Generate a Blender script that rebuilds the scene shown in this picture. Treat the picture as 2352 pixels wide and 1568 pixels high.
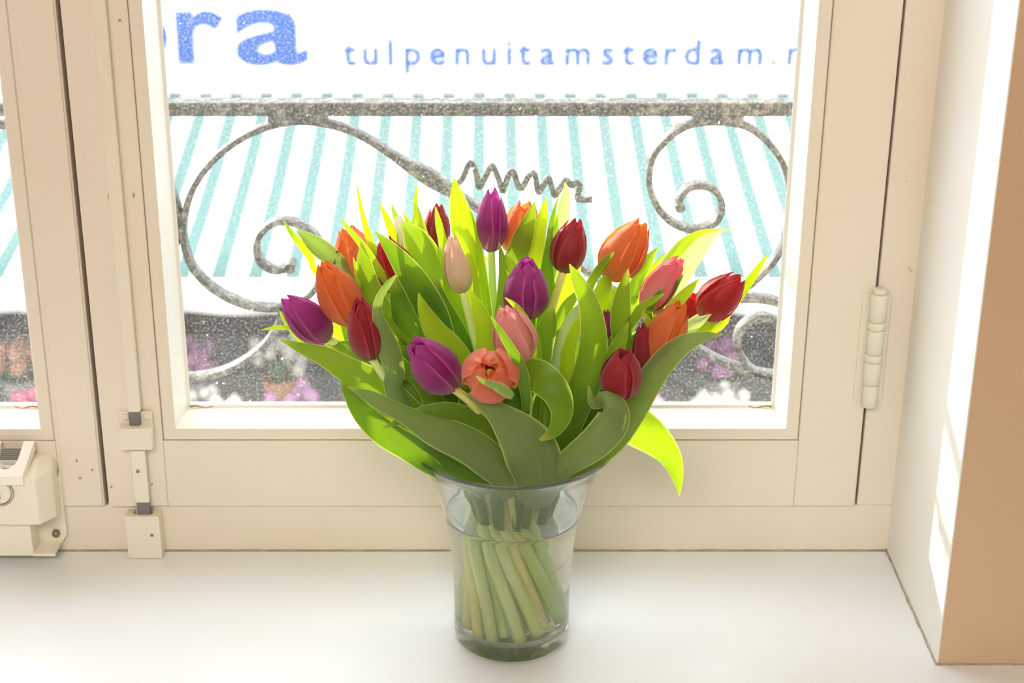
import bpy, bmesh, math, random
from mathutils import Vector, Matrix, noise
random.seed(7)
for o in list(bpy.data.objects): bpy.data.objects.remove(o)
SC = bpy.context.scene
COL = SC.collection
PI = math.pi

# ---------------------------------------------------------------- camera
W, H, FPX = 2352.0, 1568.0, 3850.0
PX0, PY0 = 1110.0, 784.0
TH = math.atan(FPX / 9150.0)
FWD = Vector((0, math.cos(TH), -math.sin(TH))); UP = Vector((0, math.sin(TH), math.cos(TH))); RT = Vector((1, 0, 0))
def ray(px, py): return FWD + RT * ((px - PX0) / FPX) + UP * (-(py - PY0) / FPX)
CAM = -1.5 * ray(1174.5, 1458)
def P(px, py, Y):
    d = ray(px, py); return CAM + d * ((Y - CAM.y) / d.y)
def PZ(px, py, Z):
    d = ray(px, py); return CAM + d * ((Z - CAM.z) / d.z)
def ppx(n, p): return n * (p - CAM).dot(FWD) / FPX      # n pixels in metres at p
cd = bpy.data.cameras.new('camera'); cam = bpy.data.objects.new('camera', cd); COL.objects.link(cam)
cam.location = CAM; cam.rotation_euler = (PI / 2 - TH, 0, 0)
cd.sensor_width = 36; cd.lens = FPX / W * 36; cd.shift_x = (W / 2 - PX0) / W
cd.clip_start = .02; cd.clip_end = 200
cd.dof.use_dof = True; cd.dof.focus_distance = 1.42; cd.dof.aperture_fstop = 11
SC.camera = cam

# ---------------------------------------------------------------- light
w = bpy.data.worlds.new('sky'); SC.world = w; w.use_nodes = True
w.node_tree.nodes['Background'].inputs[0].default_value = (.90, .96, 1, 1)
w.node_tree.nodes['Background'].inputs[1].default_value = 3.9
sl = bpy.data.lights.new('sun', 'SUN'); sl.energy = 5.5; sl.angle = math.radians(1.2); sl.color = (1, .93, .82)
so = bpy.data.objects.new('sun', sl); COL.objects.link(so)
SUN = Vector((.62 * .945, -.78 * .945, -math.sin(math.radians(19))))
so.rotation_euler = SUN.to_track_quat('-Z', 'Y').to_euler()
def area(name, loc, target, sx, sy, power, col, portal=False):
    a = bpy.data.lights.new(name, 'AREA'); a.shape = 'RECTANGLE'; a.size = sx; a.size_y = sy; a.energy = power; a.color = col
    if portal: a.cycles.is_portal = True
    o = bpy.data.objects.new(name, a); COL.objects.link(o); o.location = loc
    o.rotation_euler = (Vector(target) - Vector(loc)).to_track_quat('-Z', 'Y').to_euler()
area('room_fill_light', (-.3, -1.9, 1.72), (-.1, -.6, 0), 1.4, .9, 56, (1, .91, .80))  # warm fill light, added to brighten the room side
SC.view_settings.view_transform = 'Standard'; SC.view_settings.look = 'None'; SC.view_settings.gamma = 1
SC.view_settings.use_curve_mapping = False; SC.view_settings.exposure = 0.15
SC.cycles.use_denoising = True; SC.cycles.caustics_reflective = False; SC.cycles.caustics_refractive = True
SC.cycles.max_bounces = 28; SC.cycles.transmission_bounces = 26; SC.cycles.transparent_max_bounces = 16
SC.cycles.sample_clamp_indirect = 8; SC.cycles.blur_glossy = .5

# ---------------------------------------------------------------- helpers
def link(name, me, parent=None, loc=None, mats=()):
    o = bpy.data.objects.new(name, me); COL.objects.link(o)
    if me is not None:
        me.name = name
        for m in mats: me.materials.append(m)
    if parent is not None:
        o.parent = parent
        if me is not None and loc is None:
            r = parent; off = Vector()
            while r is not None: off += r.location; r = r.parent
            me.transform(Matrix.Translation(-off))
    if loc is not None: o.location = loc
    return o
def done(name, bm, mat, parent=None, smooth=False, bev=0, seg=2):
    if bev:
        bmesh.ops.bevel(bm, geom=bm.edges[:], offset=bev, segments=seg, affect='EDGES', profile=.5, clamp_overlap=True)
    bmesh.ops.recalc_face_normals(bm, faces=bm.faces[:])
    me = bpy.data.meshes.new(name); bm.to_mesh(me); bm.free()
    for p in me.polygons: p.use_smooth = smooth
    return link(name, me, parent, mats=[mat])
def thing(name, label, cat, loc=(0, 0, 0), group=None):
    o = link(name, None); o.location = loc; o.empty_display_size = .02
    o['label'] = label; o['category'] = cat
    if group: o['group'] = group
    return o
def tag(o, label, cat, group=None, kind=None):
    o['label'] = label
    if cat: o['category'] = cat
    if group: o['group'] = group
    if kind: o['kind'] = kind
    return o
def box(bm, a, b):
    r = bmesh.ops.create_cube(bm, size=1)
    for v in r['verts']:
        v.co = Vector(((a[i] + b[i]) / 2 + v.co[i] * (b[i] - a[i]) for i in range(3)))
    return r['verts']
def bx(name, a, b, mat, parent=None, bev=.0012, smooth=False):
    bm = bmesh.new(); a2 = [min(a[i], b[i]) for i in range(3)]; b2 = [max(a[i], b[i]) for i in range(3)]
    box(bm, a2, b2); return done(name, bm, mat, parent, bev=bev)
def cyl(bm, c0, c1, r0, r1=None, n=20, cap=True):
    c0, c1 = Vector(c0), Vector(c1); r1 = r0 if r1 is None else r1
    q = (c1 - c0).to_track_quat('Z', 'Y').to_matrix()
    A = [bm.verts.new(c0 + q @ Vector((r0 * math.cos(2 * PI * i / n), r0 * math.sin(2 * PI * i / n), 0))) for i in range(n)]
    B = [bm.verts.new(c1 + q @ Vector((r1 * math.cos(2 * PI * i / n), r1 * math.sin(2 * PI * i / n), 0))) for i in range(n)]
    for i in range(n): bm.faces.new((A[i], A[(i + 1) % n], B[(i + 1) % n], B[i]))
    if cap: bm.faces.new(A[::-1]); bm.faces.new(B)
def crom(pts, n):
    """Catmull-Rom through pts (tuples/Vectors of any size), n samples."""
    pts = [list(p) for p in pts]; K = len(pts) - 1; out = []
    for s in range(n):
        t = s / (n - 1) * K; i = min(int(t), K - 1); f = t - i
        p0 = pts[max(i - 1, 0)]; p1 = pts[i]; p2 = pts[i + 1]; p3 = pts[min(i + 2, K)]
        out.append([.5 * ((2 * b) + (-a + c) * f + (2 * a - 5 * b + 4 * c - d) * f * f + (-a + 3 * b - 3 * c + d) * f ** 3)
                    for a, b, c, d in zip(p0, p1, p2, p3)])
    return out
def tube(bm, pts, rad, n=10, cap=True):
    pts = [Vector(p) for p in pts]; rings = []; ref = Vector((0.13, 1, .21)).normalized()
    for i, p in enumerate(pts):
        T = (pts[min(i + 1, len(pts) - 1)] - pts[max(i - 1, 0)]).normalized()
        a = (ref - T * ref.dot(T)).normalized(); b = T.cross(a); ref = a
        r = rad[i] if isinstance(rad, (list, tuple)) else rad
        rings.append([bm.verts.new(p + (a * math.cos(2 * PI * k / n) + b * math.sin(2 * PI * k / n)) * r) for k in range(n)])
    for A, B in zip(rings, rings[1:]):
        for k in range(n): bm.faces.new((A[k], A[(k + 1) % n], B[(k + 1) % n], B[k]))
    if cap: bm.faces.new(rings[0][::-1]); bm.faces.new(rings[-1])
def lathe(bm, prof, n=96, c=(0, 0, 0)):
    rings = []
    for r, z in prof:
        if r < 1e-6: rings.append([bm.verts.new((c[0], c[1], c[2] + z))])
        else: rings.append([bm.verts.new((c[0] + r * math.cos(2 * PI * k / n), c[1] + r * math.sin(2 * PI * k / n), c[2] + z)) for k in range(n)])
    for A, B in zip(rings, rings[1:]):
        for k in range(n):
            k2 = (k + 1) % n
            if len(A) == 1 and len(B) == 1: continue
            if len(A) == 1: bm.faces.new((A[0], B[k], B[k2]))
            elif len(B) == 1: bm.faces.new((A[k], B[0], A[k2]))
            else: bm.faces.new((A[k], A[k2], B[k2], B[k]))

# ---------------------------------------------------------------- materials
class NT:
    def __init__(s, name):
        s.m = bpy.data.materials.new(name); s.m.use_nodes = True; s.t = s.m.node_tree; s.t.nodes.clear()
        s.out = s.t.nodes.new('ShaderNodeOutputMaterial')
    def n(s, typ, **kw):
        nd = s.t.nodes.new('ShaderNode' + typ)
        for k, v in kw.items():
            if k.startswith('_'): setattr(nd, k[1:], v)
            else: s.set(nd, k, v)
        return nd
    def set(s, nd, k, v):
        sock = nd.inputs[int(k[1:])] if (k[0] == 'i' and k[1:].isdigit()) else nd.inputs[k.replace('__', ' ')]
        if isinstance(v, bpy.types.NodeSocket): s.t.links.new(v, sock)
        elif isinstance(v, (tuple, list)) and len(v) == 3 and sock.type == 'RGBA': sock.default_value = (*v, 1)
        else: sock.default_value = v
    def end(s, sock): s.t.links.new(sock, s.out.inputs[0]); return s.m
    def ramp(s, fac, stops):
        r = s.t.nodes.new('ShaderNodeValToRGB'); s.t.links.new(fac, r.inputs[0]); el = r.color_ramp.elements
        while len(el) < len(stops): el.new(.5)
        for e, (p, c) in zip(el, stops): e.position = p; e.color = (*c, 1) if len(c) == 3 else c
        return r.outputs[0]
    def mix(s, f, a, b):
        m = s.t.nodes.new('ShaderNodeMix'); m.data_type = 'RGBA'
        for i, v in ((0, f), (6, a), (7, b)):
            if isinstance(v, bpy.types.NodeSocket): s.t.links.new(v, m.inputs[i])
            elif isinstance(v, (tuple, list)): m.inputs[i].default_value = (*v, 1)
            else: m.inputs[i].default_value = v
        return m.outputs[2]
    def coord(s, which='Object'): return s.t.nodes.new('ShaderNodeTexCoord').outputs[which]

def paint(name, col, rough=.45, grime=(.35, .25, .13), amount=.5, chips=True, bump=.04):
    s = NT(name); c = s.coord()
    big = s.n('TexNoise', Vector=c, Scale=5.0, Detail=4.0).outputs[0]
    v = s.mix(s.ramp(big, [(.3, (0, 0, 0)), (.75, (1, 1, 1))]), col, tuple(x * y for x, y in zip(col, (.95, .93, .89))))
    if chips:
        sp = s.n('TexNoise', Vector=c, Scale=62.0, Detail=2.0).outputs[0]
        spots = s.ramp(sp, [(.765, (0, 0, 0)), (.80, (1, 1, 1))])
        v = s.mix(s.n('Math', _operation='MULTIPLY', i0=spots, i1=amount).outputs[0], v, grime)
    mp = s.n('Mapping', Vector=c, Scale=(60, 60, 6))
    fine = s.n('TexNoise', Vector=mp.outputs[0], Scale=6.0, Detail=3.0).outputs[0]
    b = s.n('Bump', Strength=bump * 3, Distance=.0006, Height=fine)
    p = s.n('BsdfPrincipled', Base__Color=v, Roughness=rough, Normal=b.outputs[0])
    return s.end(p.outputs[0])
def plain(name, col, rough=.5, metal=0.0, var=.12, scale=30.0, bump=0.0):
    s = NT(name); c = s.coord()
    nz = s.n('TexNoise', Vector=c, Scale=scale, Detail=4.0).outputs[0]
    v = s.mix(nz, tuple(x * (1 - var) for x in col), tuple(min(1, x * (1 + var)) for x in col))
    p = s.n('BsdfPrincipled', Base__Color=v, Roughness=rough, Metallic=metal)
    if bump: s.set(p, 'Normal', s.n('Bump', Strength=bump, Distance=.001, Height=nz).outputs[0])
    return s.end(p.outputs[0])

M_FRAME = paint('cream_window_paint', (.84, .78, .68), .42, chips=False)
M_FRAMEC = paint('cream_window_paint_chipped', (.84, .775, .675), .42)
M_BEAD = paint('white_glazing_bead_paint', (.86, .84, .80), .35, chips=False)
M_SILL = paint('white_sill_paint', (.83, .865, .92), .30, grime=(.45, .38, .3), amount=.25, bump=.02)
M_REVEAL = paint('white_reveal_plaster', (.90, .89, .865), .55, chips=False)
M_WALL = paint('tan_wall_plaster', (.66, .48, .32), .7, chips=False)
M_ROOM = plain('warm_white_room_paint', (.80, .72, .60), .8, var=.03)
M_FLOOR = plain('oak_floor', (.45, .30, .18), .5, var=.2, scale=8)
M_DARK = plain('dark_steel', (.12, .115, .11), .45, .6)
M_GREYTAPE = plain('grey_worn_bolt_tip', (.20, .19, .20), .5, .3)
M_SCREW = plain('old_screw_metal', (.30, .24, .18), .45, .8)
M_HW = plain('cream_hardware_paint', (.83, .78, .66), .38, var=.04)
M_LOCK = plain('ivory_lock_enamel', (.86, .81, .68), .30, var=.03)
M_LOCKW = plain('white_lock_cap_enamel', (.92, .89, .82), .25, var=.02)
M_HINGE = plain('cream_nylon_hinge', (.80, .77, .66), .35, var=.04)
M_JOINT = plain('grimy_joint_sealant', (.42, .37, .28), .8, var=.6, scale=90, bump=.6)
M_GAP = plain('dark_gap_shade', (.06, .05, .035), .9)  # near-black: shade of the sash gaps put into the colour
M_STAIN = plain('brown_putty_stain', (.45, .30, .12), .8, var=.5, scale=200)

def glass_pane():
    s = NT('dusty_window_glass'); c = s.coord()
    n1 = s.n('TexNoise', Vector=c, Scale=420.0, Detail=3.0).outputs[0]
    n2 = s.n('TexNoise', Vector=c, Scale=3.0, Detail=3.0).outputs[0]
    n3 = s.n('TexNoise', Vector=c, Scale=160.0, Detail=1.0).outputs[0]
    speck = s.ramp(n1, [(.48, (0, 0, 0)), (.70, (1, 1, 1))])
    spot = s.ramp(n3, [(.72, (0, 0, 0)), (.76, (1, 1, 1))])
    a = s.n('Math', _operation='MULTIPLY_ADD', i0=speck, i1=.17, i2=.045).outputs[0]
    a = s.n('Math', _operation='MULTIPLY', i0=a, i1=s.n('MapRange', Value=n2, i1=.2, i2=.8, i3=.75, i4=1.25).outputs[0]).outputs[0]
    a = s.n('Math', _operation='MULTIPLY_ADD', i0=spot, i1=.55, i2=a, _use_clamp=True).outputs[0]
    tr = s.n('BsdfTransparent', Color=(.97, .99, .985)).outputs[0]
    gl = s.n('BsdfGlossy', Roughness=.0, Color=(1, 1, 1)).outputs[0]
    fr = s.n('Fresnel', IOR=1.45).outputs[0]
    m1 = s.n('MixShader', i0=fr, i1=tr, i2=gl).outputs[0]
    d = s.n('MixShader', i0=.55, i1=s.n('BsdfDiffuse', Color=(.85, .84, .80)).outputs[0], i2=s.n('BsdfTranslucent', Color=(.9, .9, .87)).outputs[0]).outputs[0]
    return s.end(s.n('MixShader', i0=a, i1=m1, i2=d).outputs[0])
M_PANE = glass_pane()
def clear(name, ior, col, haze=0):
    s = NT(name); g = s.n('BsdfGlass', IOR=ior, Roughness=0.0, Color=col).outputs[0]
    g = s.n('MixShader', i0=.09, i1=g, i2=s.n('BsdfTransparent', Color=col).outputs[0]).outputs[0]
    if haze: g = s.n('MixShader', i0=haze, i1=g, i2=s.n('BsdfDiffuse', Color=(.86, .92, .84)).outputs[0]).outputs[0]  # diffuse haze mixed in to lighten the rim and base
    return s.end(g)
M_GLASS = clear('clear_vase_glass', 1.45, (.996, 1, .996), .010)
M_WATER = clear('vase_water', 1.33, (.994, 1, .988))

def leafmat(name, c1, c2, tcol, tmix=.5, rough=.42):
    s = NT(name); uv = s.coord('UV')
    sep = s.n('SeparateXYZ', Vector=uv)
    mp = s.n('Mapping', Vector=uv, Scale=(26, .9, 1))
    vein = s.n('TexNoise', Vector=mp.outputs[0], Scale=2.2, Detail=3.0).outputs[0]
    nz = s.n('TexNoise', Vector=s.coord(), Scale=28.0, Detail=3.0).outputs[0]
    v = s.mix(s.ramp(vein, [(.3, (0, 0, 0)), (.7, (1, 1, 1))]), c1, c2)
    v = s.mix(s.ramp(nz, [(.35, (0, 0, 0)), (.75, (.35, .35, .35))]), v, tuple(x * .72 for x in c1))
    # pale thin margin and yellow tip, as tulip leaves have
    e = s.n('Math', _operation='ABSOLUTE', i0=s.n('Math', _operation='MULTIPLY_ADD', i0=sep.outputs[0], i1=2.0, i2=-1.0).outputs[0]).outputs[0]
    edge = s.ramp(e, [(.90, (0, 0, 0)), (.985, (1, 1, 1))])
    v = s.mix(edge, v, (.55, .66, .18))
    tip = s.ramp(sep.outputs[1], [(.0, (1, 1, 1)), (.10, (0, 0, 0))])
    v = s.mix(tip, v, (.62, .62, .10))
    bump = s.n('Bump', Strength=.35, Distance=.0006, Height=vein)
    p = s.n('BsdfPrincipled', Base__Color=v, Roughness=rough, Normal=bump.outputs[0])
    p.inputs['Specular IOR Level'].default_value = .45
    tc = s.mix(edge, s.mix(vein, tcol, tuple(x * .86 for x in tcol)), (.85, .95, .25))
    t = s.n('BsdfTranslucent', Color=tc, Normal=bump.outputs[0])
    return s.end(s.n('MixShader', i0=tmix, i1=p.outputs[0], i2=t.outputs[0]).outputs[0])
LM = {
    'y': leafmat('young_yellow_green_leaf', (.32, .50, .02), (.44, .60, .04), (.60, .80, .01), .55),
    'm': leafmat('backlit_green_leaf', (.24, .42, .02), (.32, .50, .03), (.50, .70, .01), .5),
    'g': leafmat('green_tulip_leaf', (.155, .29, .02), (.22, .38, .035), (.42, .62, .015), .5),
    'd': leafmat('deep_green_tulip_leaf', (.08, .20, .02), (.12, .27, .03), (.30, .52, .01), .45),
    'o': leafmat('glaucous_grey_green_leaf', (.17, .27, .08), (.28, .38, .16), (.36, .54, .06), .38, .5),
    'p': leafmat('pale_waxy_leaf', (.58, .72, .42), (.66, .78, .50), (.68, .88, .20), .5, .35),
}
def stemmat(name, c1, c2):
    s = NT(name); mp = s.n('Mapping', Vector=s.coord(), Scale=(90, 90, 9))
    nz = s.n('TexNoise', Vector=mp.outputs[0], Scale=1.5, Detail=3.0).outputs[0]
    p = s.n('BsdfPrincipled', Base__Color=s.mix(nz, c1, c2), Roughness=.45)
    p.inputs['Subsurface Weight'].default_value = .25; p.inputs['Subsurface Radius'].default_value = (.4, .8, .1); p.inputs['Subsurface Scale'].default_value = .006
    return s.end(p.outputs[0])
M_STEM = [stemmat('pale_green_stem', (.66, .84, .26), (.80, .90, .40)), stemmat('yellow_green_stem', (.84, .80, .20), (.92, .84, .34)), stemmat('mid_green_stem', (.52, .74, .16), (.66, .82, .28))]
def petalmat(name, base, mid, tip, trans, tmix=.45):
    s = NT(name); uv = s.coord('UV'); sep = s.n('SeparateXYZ', Vector=uv)
    v = s.ramp(sep.outputs[1], [(0, base), (.16, tuple((a + b) / 2 for a, b in zip(base, mid))), (.38, mid), (.97, tip)])
    mp = s.n('Mapping', Vector=uv, Scale=(30, 1.2, 1))
    vein = s.n('TexNoise', Vector=mp.outputs[0], Scale=2.0, Detail=3.0).outputs[0]
    v = s.mix(s.ramp(vein, [(.35, (0, 0, 0)), (.75, (.6, .6, .6))]), v, tuple(x * .6 for x in mid))
    e = s.n('Math', _operation='ABSOLUTE', i0=s.n('Math', _operation='MULTIPLY_ADD', i0=sep.outputs[0], i1=2.0, i2=-1.0).outputs[0]).outputs[0]
    edge = s.ramp(e, [(.80, (0, 0, 0)), (1, (.75, .75, .75))])
    v = s.mix(edge, v, tuple(min(1, x * 1.35 + .05) for x in tip))  # pale petal edges: margin highlights put into the colour
    bump = s.n('Bump', Strength=.3, Distance=.0005, Height=vein)
    p = s.n('BsdfPrincipled', Base__Color=v, Roughness=.55, Normal=bump.outputs[0])
    p.inputs['Sheen Weight'].default_value = .25
    t = s.n('BsdfTranslucent', Color=s.mix(.5, v, trans))
    return s.end(s.n('MixShader', i0=tmix, i1=p.outputs[0], i2=t.outputs[0]).outputs[0])
PM = {
    'purple': petalmat('purple_petal', (.55, .40, .30), (.30, .025, .18), (.56, .08, .40), (.90, .06, .62)),
    'orange': petalmat('orange_petal', (.85, .50, .08), (.80, .22, .07), (.92, .23, .03), (1, .32, .01)),
    'coral': petalmat('coral_petal', (.85, .45, .15), (.90, .30, .20), (.92, .26, .10), (1, .20, .04)),
    'red': petalmat('red_petal', (.40, .08, .03), (.42, .02, .02), (.58, .008, .02), (.95, .01, .02)),
    'crimson': petalmat('crimson_petal', (.36, .08, .05), (.34, .02, .03), (.46, .015, .04), (.75, .02, .06), .35),
    'pink': petalmat('pink_petal', (.82, .72, .48), (.90, .46, .40), (.93, .42, .44), (1, .45, .42), .5),
    'rose': petalmat('rose_petal', (.85, .68, .52), (.90, .42, .40), (.90, .16, .28), (1, .15, .22), .5),
    'cream': petalmat('cream_petal', (.72, .76, .36), (.90, .70, .54), (.94, .58, .55), (1, .85, .68), .5),
    'white': petalmat('ivory_petal', (.85, .86, .60), (.94, .90, .78), (.96, .94, .86), (1, .96, .82), .5),
}
M_PISTIL = plain('yellow_pistil', (.75, .65, .2), .5); M_ANTHER = plain('dark_anther', (.10, .05, .08), .6)

# ---------------------------------------------------------------- setting: window, reveal, sill
YF = PZ(1176, 1264, 0).y                    # face of the fixed frame
XR = PZ(2038, 1262, 0).x                    # right reveal
YN = PZ(2152, 1526, 0).y                    # near face of the wall
YS = YF - .004                              # sash face
ZB = P(1176, 1163, YS).z                    # bottom of the sashes
YG = YF + .030
ZT = 1.25
XL = -1.18
def X(px, py, Y=YS): return P(px, py, Y).x
def Z(py, Y=YS): return P(1176, py, Y).z
def st(o): o['kind'] = 'structure'; return o

# room shell
Z0, Z1 = -.95, 1.78
bm = bmesh.new()
box(bm, (XR, YN, Z0), (2.1, YF + .14, Z1)); box(bm, (-2.3, YN, Z0), (XL, YF + .14, Z1))
box(bm, (XL, YN, ZT + .05), (XR, YF + .14, Z1)); box(bm, (XL, YN - .0, Z0), (XR, YF + .14, -.035))
wf = st(done('wall_front', bm, M_WALL))
for nm, a, b, m in (('reveal_panel', (XR - .0012, YN + .0006, 0.0005), (XR + .0005, YF, ZT + .05), M_REVEAL), ('reveal_panel', (XL - .0005, YN + .0006, 0.0005), (XL + .0012, YF, ZT + .05), M_REVEAL)):
    bx(nm, a, b, m, wf, bev=0)
def slab(n, a, b, m): return st(bx(n, a, b, m, bev=0))
slab('floor', (-2.35, -3.6, Z0 - .05), (2.15, YN + .2, Z0), M_FLOOR); slab('ceiling', (-2.35, -3.6, Z1), (2.15, YF + .14, Z1 + .05), M_ROOM)
slab('wall_left', (-2.35, -3.6, Z0), (-2.3, YN + .02, Z1), M_ROOM); slab('wall_right', (2.1, -3.6, Z0), (2.15, YN + .02, Z1), M_ROOM)
slab('wall_back', (-2.35, -3.65, Z0), (2.15, -3.6, Z1), M_ROOM)
lf = thing('added_fill_lamp', 'flat white housing of the added room fill light, out of view behind the viewer', 'lamp', (-.3, -1.9, Z1))  # unseen housing added around the fill light
bx('fill_lamp_housing', (-1.03, -2.38, Z1 - .028), (.43, -1.42, Z1), M_LOCKW, lf)

# window sill (L-shaped slab: under the window and in front of the wall)
bm = bmesh.new()
prof = [(XL, YF), (XR, YF), (XR, YN), (1.2, YN), (1.2, -.34), (XL - .1, -.34), (XL - .1, YN), (XL, YN)]
top = [bm.verts.new((x, y, 0)) for x, y in prof]; bot = [bm.verts.new((x, y, -.038)) for x, y in prof]
bm.faces.new(top); bm.faces.new(bot[::-1])
for i in range(len(prof)): bm.faces.new((top[i], bot[i], bot[(i + 1) % 8], top[(i + 1) % 8]))
sill = st(done('window_sill', bm, M_SILL, bev=.0015))

# grimy joints
def caulk(name, a, b, r, parent, mat=M_JOINT, n=60):
    bm = bmesh.new(); a = Vector(a); b = Vector(b); pts, rad = [], []
    for i in range(n):
        t = i / (n - 1); p = a.lerp(b, t)
        j = noise.noise(p * 45) * r * .9
        pts.append(p + Vector((j * .4, j * .4, 0))); rad.append(r * (.65 + .55 * abs(noise.noise(p * 80 + Vector((3, 1, 7))))))
    tube(bm, pts, rad, 6); return done(name, bm, mat, parent, True)
caulk('sealant_joint', (XR - .0008, YF, .0006), (XR - .0008, YN - .001, .0004), .0025, sill)
caulk('sealant_joint', (XL, YF - .0006, .0006), (XR, YF - .0006, .0006), .0011, sill, n=160)
caulk('sealant_joint', (XR, YN - .0005, .0004), (1.2, YN - .0005, .0004), .0009, sill)

# fixed frame
wfr = st(link('window_frame', None))
XGR = X(1967, 1160)
bx('bottom_rail', (XL, YF, 0), (XR, YF + .06, ZB - .0008), M_FRAMEC, wfr)
bx('frame_post', (XGR + .0016, YF, ZB - .0008), (XR, YF + .06, ZT + .05), M_FRAMEC, wfr)
bx('frame_post', (XL, YF, ZB - .0008), (XL + .03, YF + .06, ZT + .05), M_FRAMEC, wfr)
bx('top_rail', (XL + .03, YF, ZT + .002), (XGR, YF + .06, ZT + .05), M_FRAMEC, wfr)
XM = X(247, 1163)
bx('gap_shade_strip', (XM - .008, YF + .020, ZB), (XM + .008, YF + .034, ZT), M_GAP, wfr, 0)  # dark strips behind the gaps, stop light leaks and paint the gap shade
bx('gap_shade_strip', (XGR - .006, YF + .010, ZB), (XGR + .0016, YF + .034, ZT), M_GAP, wfr, 0)
bx('gap_shade_strip', (XL + .03, YF + .010, ZB - .0008), (XGR, YF + .034, ZB + .0035), M_GAP, wfr, 0)

def frame_loop(name, x0, x1, z0, z1, prof, mat, parent):
    """picture-frame moulding: prof is a closed list of (inset, y)"""
    bm = bmesh.new(); rings = []
    for d, y in prof:
        rings.append([bm.verts.new(v) for v in ((x0 + d, y, z0 + d), (x1 - d, y, z0 + d), (x1 - d, y, z1 - d), (x0 + d, y, z1 - d))])
    K = len(rings)
    for i in range(K):
        A, B = rings[i], rings[(i + 1) % K]
        for k in range(4): bm.faces.new((A[k], A[(k + 1) % 4], B[(k + 1) % 4], B[k]))
    return done(name, bm, mat, parent)
def sash(name, xa, xb, bl, br, zb, pane_in=(.009, .011)):
    """xa..xb outer edges, bl/br inner (bead) edges, zb bead bottom edge"""
    w_ = st(link(name, None))
    BW = .0115                      # bead band
    zt = ZT - .06; z0 = zb - BW
    # stiles and rails
    bx('stile', (xa, YS, ZB), (bl - BW, YS + .04, ZT), M_FRAMEC, w_, .0016)
    bx('stile', (br + BW, YS, ZB), (xb, YS + .04, ZT), M_FRAMEC, w_, .0016)
    bx('bottom_rail', (bl - BW, YS + .0004, ZB), (br + BW, YS + .04, z0), M_FRAMEC, w_, .0008)
    bx('top_rail', (bl - BW, YS + .0004, zt + BW), (br + BW, YS + .04, ZT), M_FRAMEC, w_, .0008)
    frame_loop('bead_moulding', bl - BW + .0003, br + BW - .0003, z0 + .0003, zt + BW - .0003,
               [(0, YS + .003), (.0012, YS + .0012), (BW, YS + .0012), (BW + .0004, YS + .006), (BW, YS + .03), (0, YS + .03)], M_FRAME, w_)
    frame_loop('glazing_bead', bl, br, zb, zt, [(0, YS + .0014), (.0012, YS + .0012), (.0085, YG - .001), (.0085, YG + .012), (0, YG + .012)], M_BEAD, w_)
    frame_loop('putty_line', bl + .0075, br - .0075, zb + .0075, zt - .0075, [(0, YG - .0022), (.0035, YG - .0008), (.0035, YG), (0, YG)], M_BEAD, w_)
    p = bx('pane', (bl + .007, YG, zb + .007), (br - .007, YG + .0001, zt - .007), M_PANE, w_, 0)
    # single sheet keeps the dust layer from doubling
    me = p.data; bm = bmesh.new(); vs = [bm.verts.new(v) for v in ((bl + .006, YG + .0004, zb + .006), (br - .006, YG + .0004, zb + .006), (br - .006, YG + .0004, zt - .006), (bl + .006, YG + .0004, zt - .006))]
    bm.faces.new(vs); bm.to_mesh(me); bm.free(); me.materials.clear(); me.materials.append(M_PANE)
    for (cx, sx) in ((bl + .0105, 1), (br - .0105, -1)):
        bm = bmesh.new(); pts = [(cx + sx * t * .022, YG - .0015, zb + .0095 + .0012 * math.sin(t * 7)) for t in [i / 8 for i in range(9)]]
        tube(bm, pts, [.0011 * (1 - .08 * i) for i in range(9)], 6); done('putty_stain', bm, M_STAIN, w_, True)
    # outer half of the sash beyond the glass
    frame_loop('outer_rebate', bl - .002, br + .002, zb - .002, zt + .002, [(0, YG + .012), (.0065, YG + .012), (.0050, YG + .016), (0, YG + .020)], M_BEAD, w_)
    return w_
ZBE = Z(988)
BL, BR = X(400, 988), X(1809, 981)
s2 = sash('window_2', XM + .0022, XGR - .0014, BL, BR, ZBE)
LBR = X(95, 987)
s1 = sash('window_1', XL + .032, XM - .0022, XL + .10, LBR, ZBE - .0005)
# raised moulding of the left sash's meeting stile
# meeting strip down the right sash where the bolt rod runs
bx('meeting_strip', (X(252, 1163), YS - .0022, ZB + .001), (X(322, 1163), YS + .001, ZT), M_FRAMEC, s2, .001)
bx('meeting_strip', (X(152, 1163), YS - .0016, ZB + .001), (X(238, 1163), YS + .001, ZT), M_FRAMEC, s1, .0012)

# small brown chips in the paint of the stiles
for k_, (par, px, py, a_, b_) in enumerate([(s2, 229, 22, 1.5, 7), (s2, 274, 46, 3, 2.5), (s2, 249, 451, 1.5, 6), (s2, 306, 448, 1.8, 6), (s1, 176, 1058, 2, 4), (s1, 212, 1079, 2.5, 2.5), (s1, 184, 1098, 3.5, 3), (s2, 256, 1118, 2.5, 2.5), (s2, 349, 1112, 2.5, 3)]):
    bm = bmesh.new(); c = P(px, py, YS - .0024 if (px < 330 and par is s2) or (par is s1) else YS - .0002)
    bmesh.ops.create_icosphere(bm, subdivisions=2, radius=1)
    for v in bm.verts: j = 1 + .35 * noise.noise(v.co * 2 + Vector((k_, 0, 0))); v.co = c + Vector((v.co.x * a_ * j * .0004, v.co.y * .00018, v.co.z * b_ * j * .0004 + v.co.x * .0004))
    done('paint_chip', bm, M_STAIN, par, True)

# outside sill and outer reveal
ZO = ZBE - .012
osill = st(bx('outer_sill', (XL - .1, YF + .06, ZO - .09), (XR + .1, YF + .10, ZO - .02), plain('stone_outer_sill', (.62, .64, .64), .8, var=.15), bev=.003))

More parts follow.
